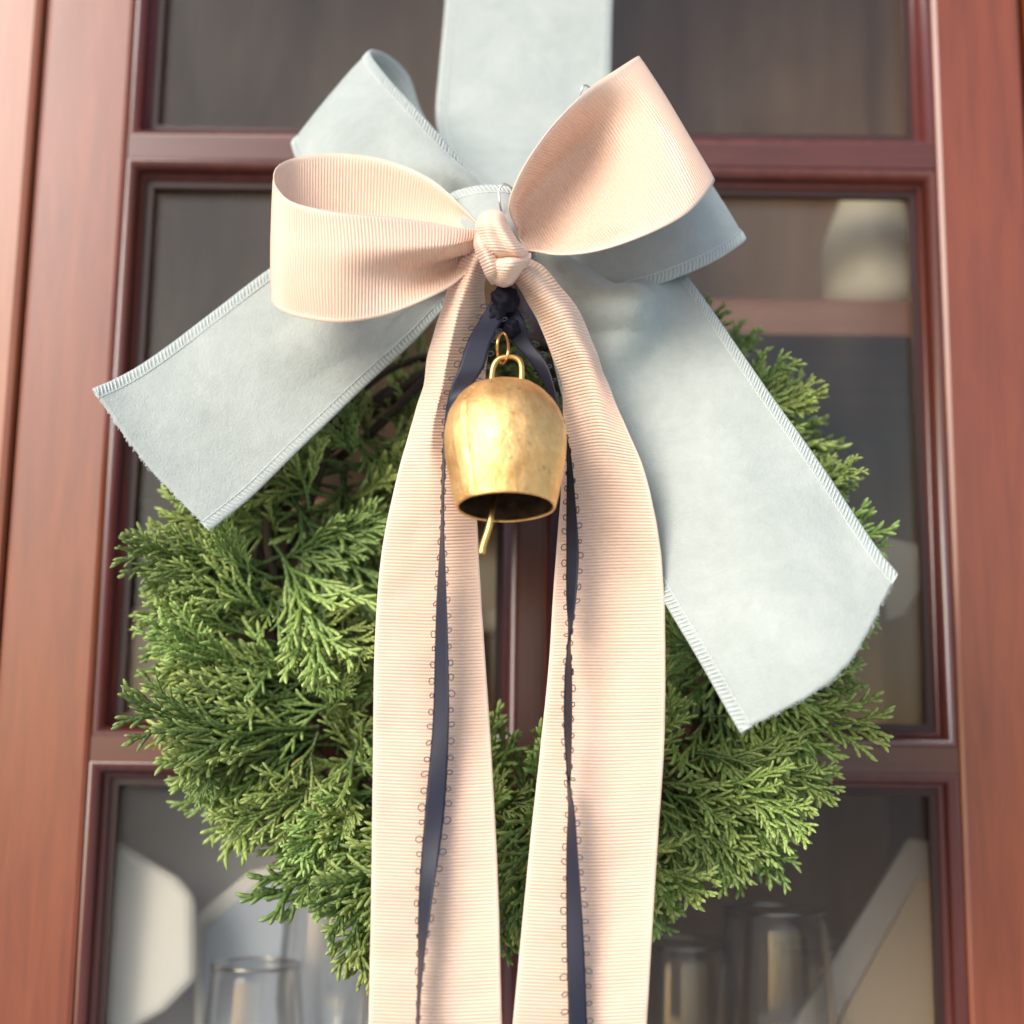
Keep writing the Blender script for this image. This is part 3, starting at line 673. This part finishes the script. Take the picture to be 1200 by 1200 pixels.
velvet_band('tail', [
    [(572, 285, -.074), (570, 305, -.076), (566, 326, -.074)],
    [(490, 258, -.066), (500, 320, -.070), (506, 378, -.068)],
    [(400, 268, -.060), (432, 345, -.064), (455, 427, -.062)],
    [(320, 312, -.060), (372, 390, -.064), (408, 472, -.062)],
    [(250, 366, -.062), (308, 446, -.066), (354, 524, -.064)],
    [(176, 420, -.066), (242, 500, -.068), (300, 577, -.066)],
    [(140, 441, -.070), (205, 527, -.070), (272, 601, -.068)],
    [(109, 455, -.076), (168, 540, -.073), (246, 622, -.070)]], vb, seed=4, dy=-0.010, pl=(0.0025, 0.035, 1.6, (1, 0), 0.5), folds=[([(566, 305, -.08), (470, 352, -.08), (390, 380, -.08), (300, 440, -.08)], 0.013, 0.0025, 1.0)], rough_end=True, W=56, label='left tail pointing down and left')
velvet_band('tail', [
    [(650, 285, -.066), (636, 300, -.070), (618, 312, -.072)],
    [(725, 280, -.064), (692, 335, -.078), (636, 372, -.080)],
    [(775, 292, -.066), (744, 366, -.094), (655, 450, -.084)],
    [(812, 332, -.078), (768, 420, -.086), (676, 520, -.086)],
    [(868, 412, -.090), (800, 500, -.092), (712, 590, -.090)],
    [(930, 500, -.102), (848, 590, -.106), (758, 672, -.100)],
    [(992, 588, -.112), (905, 680, -.118), (812, 762, -.110)],
    [(1030, 645, -.118), (950, 745, -.124), (846, 822, -.117)],
    [(1052, 672, -.120), (985, 788, -.126), (867, 858, -.120)]], vb, seed=6, folds=[([(640, 300, -.08), (672, 335, -.08), (700, 362, -.08), (733, 368, -.08)], 0.0125, 0.0130, 0.35)], rough_end=True, W=60, label='long right tail pointing down and right')
velvet_band('knot', [
    [(520, 232, -.074), (522, 270, -.078), (530, 312, -.074)],
    [(536, 223, -.086), (542, 268, -.092), (550, 314, -.086)],
    [(566, 216, -.091), (572, 266, -.098), (580, 320, -.090)],
    [(598, 219, -.089), (604, 268, -.096), (616, 320, -.088)],
    [(616, 232, -.076), (624, 272, -.080), (634, 314, -.076)]], vb, seed=7, hemB=False)
def wire(pts, rad, name, m, parent, n=24, sides=8, closed=False):
    q = smooth_path([P(*p) for p in pts], n); V, F = tube_geo(q, rad, sides, closed=closed); return mesh_obj(name, V, F, m, parent)
wire([(689, 135, -.08), (681, 124, -.084), (681, 106, -.086), (687, 100, -.086), (696, 110, -.084), (698, 122, -.08)], 0.00028, 'wire_end', M_SIL, vb)
wire([(590, 258, -.096), (586, 240, -.100), (585, 222, -.100), (592, 216, -.100), (602, 224, -.098), (604, 240, -.094)], 0.00035, 'wire_end', M_SIL, vb)

# ------------------------------------------------------------------ peach bow
pb = thing('peach_bow', 'ribbed peach grosgrain ribbon bow with long tails tied over the velvet bow', 'bow', P(590, 290, -0.11))
peach('loop', [
    [(566, 266, -.100), (566, 276, -.100), (566, 286, -.100), (566, 300, -.100)],
    [(548, 248, -.094), (545, 275, -.092), (542, 290, -.092), (540, 312, -.094)],
    [(505, 210, -.088), (500, 250, -.084), (498, 285, -.084), (496, 330, -.088)],
    [(450, 187, -.084), (448, 235, -.080), (446, 280, -.080), (444, 340, -.084)],
    [(395, 180, -.084), (394, 235, -.082), (394, 285, -.082), (394, 350, -.086)],
    [(350, 184, -.089), (350, 235, -.088), (350, 290, -.088), (352, 352, -.092)],
    [(328, 193, -.097), (327, 240, -.097), (326, 290, -.097), (328, 350, -.100)],
    [(321, 206, -.105), (319, 255, -.106), (318, 305, -.106), (319, 352, -.108)],
    [(326, 222, -.113), (324, 265, -.115), (323, 310, -.115), (326, 362, -.115)],
    [(346, 238, -.120), (346, 280, -.123), (345, 322, -.122), (350, 372, -.120)],
    [(395, 249, -.124), (398, 288, -.128), (398, 328, -.126), (398, 378, -.123)],
    [(450, 254, -.122), (452, 290, -.128), (450, 325, -.121), (450, 370, -.121)],
    [(500, 260, -.118), (500, 290, -.127), (498, 316, -.113), (500, 351, -.118)],
    [(536, 265, -.114), (536, 286, -.123), (532, 306, -.110), (532, 334, -.114)],
    [(562, 270, -.112), (562, 280, -.116), (560, 294, -.110), (558, 312, -.112)]], pb, W=40, pl=(0.0011, 0.016, 2.6, (1, 1)), label='left loop, open end facing up')
peach('loop', [
    [(606, 268, -.110), (607, 276, -.106), (612, 286, -.106), (618, 294, -.112)],
    [(597, 240, -.121), (611, 246, -.105), (634, 282, -.106), (648, 301, -.118)],
    [(610, 202, -.125), (638, 214, -.103), (664, 262, -.108), (695, 296, -.124)],
    [(645, 150, -.123), (680, 172, -.101), (712, 225, -.109), (748, 279, -.127)],
    [(690, 104, -.118), (722, 138, -.108), (757, 192, -.113), (796, 256, -.125)],
    [(725, 80, -.112), (757, 120, -.111), (790, 172, -.114), (822, 234, -.118)],
    [(748, 66, -.103), (778, 112, -.103), (808, 162, -.105), (837, 211, -.106)],
    [(736, 80, -.094), (768, 125, -.094), (794, 170, -.095), (820, 214, -.096)],
    [(680, 140, -.094), (710, 180, -.088), (735, 215, -.088), (760, 250, -.090)],
    [(610, 266, -.098), (612, 274, -.097), (614, 282, -.097), (620, 290, -.098)]], pb, W=40, pl=(0.0010, 0.015, 2.4, (1, 0), 1.0), label='right loop flaring up to a square corner')
peach('tail', [
    [(556, 286, -.112), (563, 294, -.115), (567, 298, -.115), (578, 306, -.110)],
    [(540, 306, -.110), (552, 311, -.1145), (557, 312, -.114), (572, 318, -.107)],
    [(520, 350, -.108), (538, 352, -.1145), (543, 352, -.114), (570, 352, -.100)],
    [(505, 402, -.105), (526, 402, -.1115), (532, 402, -.111), (575, 402, -.097)],
    [(494, 452, -.102), (516, 452, -.1075), (523, 452, -.107), (570, 452, -.094)],
    [(481, 502, -.100), (504, 502, -.1035), (513, 502, -.103), (564, 502, -.094)],
    [(465, 560, -0.1000), (491.66, 560, -0.1006), (514, 560, -0.1003), (558, 560, -0.0950)],
    [(447, 650, -0.1000), (481.72, 651.24, -0.0994), (509.96, 651.76, -0.0986), (561, 650, -0.0960)],
    [(439, 760, -0.1010), (479.3, 761.24, -0.0998), (511.68, 761.76, -0.0989), (568, 760, -0.0980)],
    [(437, 900, -0.1020), (479.78, 901.86, -0.1008), (514.52, 902.64, -0.1000), (577, 900, -0.1000)],
    [(435, 1050, -0.1030), (480.88, 1051.86, -0.1018), (518, 1052.64, -0.1011), (584, 1050, -0.1020)],
    [(432, 1200, -0.1040), (480.36, 1201.86, -0.1028), (519.36, 1202.64, -0.1021), (588, 1200, -0.1030)],
    [(430, 1300, -0.1040), (479.6, 1301.86, -0.1028), (519.84, 1302.64, -0.1021), (592, 1300, -0.1030)]], pb, W=44, pl=(0.0004, 0.018, 1.7, (1, 0)), rip=0.0015, label='left hanging tail')
peach('tail', [
    [(596, 318, -.110), (608, 310, -.116), (620, 300, -.112)],
    [(607, 336, -.110), (626, 326, -.116), (642, 318, -.110)],
    [(622, 362, -.108), (648, 352, -.115), (668, 350, -.108)],
    [(640, 402, -.106), (672, 392, -.113), (695, 398, -.106)],
    [(655, 445, -.101), (692, 438, -.109), (714, 447, -.105)],
    [(660, 502, -.097), (700, 494, -.105), (735, 502, -.106)],
    [(658, 560, -.096), (706, 556, -.101), (757, 558, -.107)],
    [(654, 620, -.096), (710, 617, -.099), (771, 617, -.106)],
    [(648, 700, -.097), (676, 699, -.0985), (714, 698, -.098), (778, 696, -.104)][0:1] + [(712, 698, -.098), (778, 696, -.104)],
    [(643, 780, -.098), (710, 780, -.098), (779.5, 780, -.102)],
    [(633, 880, -.099), (705, 882, -.098), (778, 880, -.101)],
    [(620, 1000, -.100), (696, 1003, -.099), (770, 1000, -.101)],
    [(601, 1200, -.101), (680, 1203, -.100), (758, 1200, -.102)],
    [(592, 1300, -.101), (672, 1303, -.100), (753, 1300, -.102)]], pb, W=45, pl=(0.0004, 0.018, 1.7, (1, 0), 2.0), rip=0.0015, label='right hanging tail')
peach('knot', [
    [(568, 262, -.108), (574, 254, -.106), (582, 250, -.106), (588, 252, -.106), (592, 258, -.108)],
    [(561, 256, -.118), (568, 249, -.1205), (577, 247, -.1205), (586, 249, -.120), (592, 254, -.117)],
    [(557, 265, -.1235), (567, 262, -.128), (578, 262, -.1285), (588, 264, -.128), (597, 266, -.122)],
    [(562, 278, -.1255), (573, 277, -.1295), (585, 278, -.1288), (596, 280, -.1300), (606, 281, -.123)],
    [(568, 291, -.1255), (580, 292, -.1290), (594, 293, -.1280), (606, 294, -.1285), (616, 292, -.121)],
    [(573, 301, -.121), (586, 303, -.1245), (600, 303, -.124), (612, 303, -.123), (621, 300, -.116)]], pb, W=36, label='upper band of the knot, ribs running across')
peach('knot', [
    [(570, 296, -.118), (584, 299, -.1215), (600, 300, -.1225), (622, 297, -.117)],
    [(571, 305, -.124), (586, 307, -.1275), (602, 307, -.1295), (622, 303, -.120)],
    [(574, 316, -.1235), (588, 318, -.1275), (601, 317, -.1275), (616, 311, -.119)],
    [(577, 327, -.119), (588, 330, -.1225), (598, 329, -.1215), (607, 324, -.115)],
    [(581, 333, -.110), (590, 336, -.112), (598, 334, -.111), (604, 329, -.108)]], pb, W=26, label='lower tuck of the knot')
peach('knot', [
    [(556, 276, -.114), (560, 272, -.119), (566, 270, -.114)],
    [(556, 290, -.120), (563, 286, -.127), (573, 284, -.124)],
    [(563, 308, -.121), (571, 304, -.1285), (581, 301, -.126)],
    [(570, 324, -.118), (577, 321, -.1255), (587, 318, -.124)],
    [(576, 333, -.110), (583, 332, -.115), (591, 329, -.113)]], pb, W=18, label='ribbed edge folded along the left of the knot')

# ------------------------------------------------------------------ navy picot ribbon
nb_ = thing('navy_ribbon', 'narrow navy satin ribbon with looped picot edges knotted above the bell', 'ribbon', P(590, 360, -0.112))
def navy(rows, base, sgns, label):
    """rows (y, x0, x1); the ribbon is 22 px wide: where it shows narrower it is turned edge on"""
    st = []
    for (y, x0, x1), b, s in zip(rows, base, sgns):
        w_ = abs(x1 - x0); d = math.sqrt(max(0, 22 ** 2 - w_ ** 2)) * 0.00025 * 0.9
        st.append([(x0, y, b - (d if s < 0 else 0)), (x1, y, b - (d if s > 0 else 0))])
    g, us = surf(st, 0.0006, 9); o = grid_obj('tail', g, M_NAV, nb_, us, 0.0003); o['label'] = label
    N = normals(g)
    V, F = [], []
    for e, sg in ((0, 1), (8, -1)):
        L = np.concatenate([[0], np.cumsum(np.linalg.norm(np.diff(g[:, e], axis=0), axis=1))])
        for s in np.arange(0.002 + 0.001 * (e > 0), L[-1] - 0.002, 0.0046):
            i = np.searchsorted(L, s); pc = Vector(g[i, e]); c = Vector(g[i, e] - g[i, e + sg * 2]).normalized(); al = Vector(g[min(i + 1, len(g) - 1), e] - g[i - 1, e]).normalized()
            r_ = rnd.uniform(0.00072, 0.00115); ctr = pc + c * r_ * 0.9; j = rnd.uniform(-.5, .5); c2 = (c + al * j).normalized(); al2 = (al - c * j).normalized()
            rnd_el = rnd.uniform(0.6, 1.0)
            nn = Vector(N[i, 4]) * rnd.uniform(-.3, .3)
            pts = [ctr + (c2 + nn).normalized() * r_ * math.cos(t_) + al2 * r_ * rnd_el * math.sin(t_) for t_ in np.linspace(0, 2 * math.pi, 15)[:-1]]
            v_, f_ = tube_geo(pts, 0.00015, 5, closed=True); b0 = len(V); V += v_; F += [tuple(b0 + x for x in f) for f in f_]
    po = mesh_obj('picot_edging', V, F, M_NVT, o); po['kind'] = 'stuff'
L_rows = [(352, 576, 602), (375, 562, 588), (400, 548, 576), (430, 538, 567), (455, 528, 551), (480, 523, 533), (510, 520, 525), (560, 518, 521), (610, 517, 520),
          (650, 515, 521), (700, 512, 523), (760, 510, 525), (850, 507, 526), (950, 498, 521), (1050, 491, 507), (1130, 490, 496), (1200, 488, 491), (1290, 486, 492)]
navy(L_rows, [-.110, -.112, -.1155, -.1175, -.1165, -.114, -.110, -.108, -.106] + [-.1050] * 3 + [-.1055] * 3 + [-.1065] * 3, [1] * 12 + [1] * 6, 'left tail')
R_rows = [(360, 582, 606), (380, 592, 616), (400, 600, 622), (425, 622, 640), (455, 640, 650), (500, 656, 661), (535, 664, 669), (600, 664, 675), (650, 664, 678), (700, 664, 675), (735, 666, 670.5),
          (757, 665, 668.5), (790, 662, 670), (850, 661, 670), (900, 664, 669), (925, 665, 668.5), (950, 666, 673), (1000, 664, 677), (1100, 664, 684), (1200, 666, 688), (1290, 667, 689)]
navy(R_rows, [-.108, -.108, -.106, -.105, -.104, -.104, -.1035] + [-.1050] * 14, [1] * 11 + [-1] * 4 + [1] * 6, 'right tail')
# knot: three wraps of the same ribbon, pulled tight
def blob(cx, cy, Y, rx, ry, rz, seed, name, m, parent):
    c = P(cx, cy, Y); V, F = [], []; n, k = 26, 36
    for i in range(n + 1):
        t_ = math.pi * i / n
        for j in range(k):
            f = 2 * math.pi * j / k; d = Vector((math.sin(t_) * math.cos(f), math.sin(t_) * math.sin(f), math.cos(t_)))
            h = 1 + 0.28 * noise.noise(d * 2.2 + Vector((seed, 0, 0))) + 0.03 * math.sin(7 * t_ + 2 * f)
            V.append(c + Vector((d.x * rx, d.y * ry, d.z * rz)) * h)
    for i in range(n):
        for j in range(k): F.append((i * k + j, i * k + (j + 1) % k, (i + 1) * k + (j + 1) % k, (i + 1) * k + j))
    return mesh_obj(name, V, F, m, parent)
M_NVK = mat('navy_knot', (0.005, 0.005, 0.012), 0.7, spec=0.2)
blob(592, 352, -.110, .0042, .0038, .0046, 1, 'knot', M_NVK, nb_)
blob(597, 384, -.108, .0031, .0028, .0034, 5, 'knot', M_NVK, nb_)
blob(582, 370, -.110, .0029, .0026, .0040, 9, 'knot', M_NVK, nb_)

# ------------------------------------------------------------------ brass bell
BY = -0.119; U = 0.72 * 0.411 / 1200 / math.cos(R(9.6))
bc = P(592, 450, BY)
bell = thing('brass_bell', 'small aged gold cow bell with wire clapper hanging between the peach tails', 'bell', bc)
TILT = Matrix.Rotation(R(-13), 3, 'X') @ Matrix.Rotation(R(-1.2), 3, 'Y')
bp_ = [(0.01, 0), (10, 0.2), (20, 1.0), (32, 4), (43, 10), (53, 19), (61, 30), (67.5, 44), (71, 62), (71.5, 80), (69.5, 100), (66, 120), (61.5, 140), (57, 158)]
prf = crom(bp_, 90)
def bell_pt(r_, z_, a):
    return bc + TILT @ Vector((r_ * math.cos(a), r_ * 0.80 * math.sin(a), -z_))
V, F = [], []; K = 200
SEAM = R(-90 - 41)
def shell(off, m, name, amp):
    V, F = [], []
    for i, (r_, z_) in enumerate(prf):
        f = z_ / 158
        for k in range(K):
            a = 2 * math.pi * k / K - math.pi; d = noise.noise(Vector((math.cos(a) * 1.5, math.sin(a) * 1.5, f * 2.2))) * 0.9 + noise.noise(Vector((math.cos(a) * 6, math.sin(a) * 6, f * 7))) * 0.42
            jag = 0.05 * noise.noise(Vector((f * 9, 3.3, 0))) + 0.02 * noise.noise(Vector((f * 30, 1.3, 0))); da = a - (SEAM + 0.10 * (f - .5) + jag)
            st = 1.0 if -0.30 < da < 0 else 0
            ridge = math.exp(-((da - 0.01) / 0.022) ** 2) * 1.0
            rr = (r_ + off + (d * amp + (1.8 * st - 2.4 * ridge) * (1 if amp else 0)) * min(1, r_ / 40)) * U
            V.append(bell_pt(max(rr, 1e-5), (z_ + (-off if r_ < 35 else 0) * 1.0 * (1 if off else 0)) * U, a))
    n = len(prf)
    for i in range(n - 1):
        for k in range(K):
            l = (k + 1) % K; F.append((i * K + k, i * K + l, (i + 1) * K + l, (i + 1) * K + k))
    return V, F
V, F = shell(0, M_BEL, 'shell', 1.9)
mesh_obj('shell', V, F, M_BEL, bell)
V2, F2 = shell(-3.0, M_BIN, 'inside', 0)
n = len(prf)
F2 = [f[::-1] for f in F2]
mesh_obj('inner_wall', V2, F2, M_BIN, bell)
# rolled lip closing the gap between the two walls
lip = [ (Vector(V[(n - 1) * K + k]) + Vector(V2[(n - 1) * K + k])) / 2 for k in range(0, K, 2)]
v_, f_ = tube_geo(lip, 1.75 * U, 8, closed=True); mesh_obj('lip', v_, f_, M_BEL, bell)
# riveted seam: dimples along the overlap
def bwire(pts, rad, name, m, n=26):
    q = smooth_path([P(*p) for p in pts], n); v_, f_ = tube_geo(q, rad, 10); return mesh_obj(name, v_, f_, m, bell)
bwire([(575, 462, BY), (576, 444, BY), (578, 430, BY), (584, 421, BY), (595, 418, BY), (606, 420, BY), (611, 429, BY), (611, 445, BY), (610, 462, BY)], 0.00088, 'hanging_loop', M_WIR)
q = [P(587 + 6.5 * math.sin(t_) + 2, 408 + 18 * math.cos(t_), BY + 0.0022 * math.cos(2 * t_ + 0.8)) for t_ in np.linspace(0, 2 * math.pi, 41)[:-1]]
v_, f_ = tube_geo(q, 0.00042, 8, closed=True); mesh_obj('hook_ring', v_, f_, M_WIR, bell)
q = smooth_path([P(592, 520, BY), P(586, 560, BY - .003), P(577, 597, BY - 0.0075), P(573, 618, BY - .0085), P(566, 640, BY - .0085), P(564.5, 649, BY - .0085)], 30)
v_, f_ = tube_geo(q, [0.0008 + 0.00022 * (i / 29) for i in range(30)], 10); mesh_obj('clapper', v_, f_, M_WIR, bell)
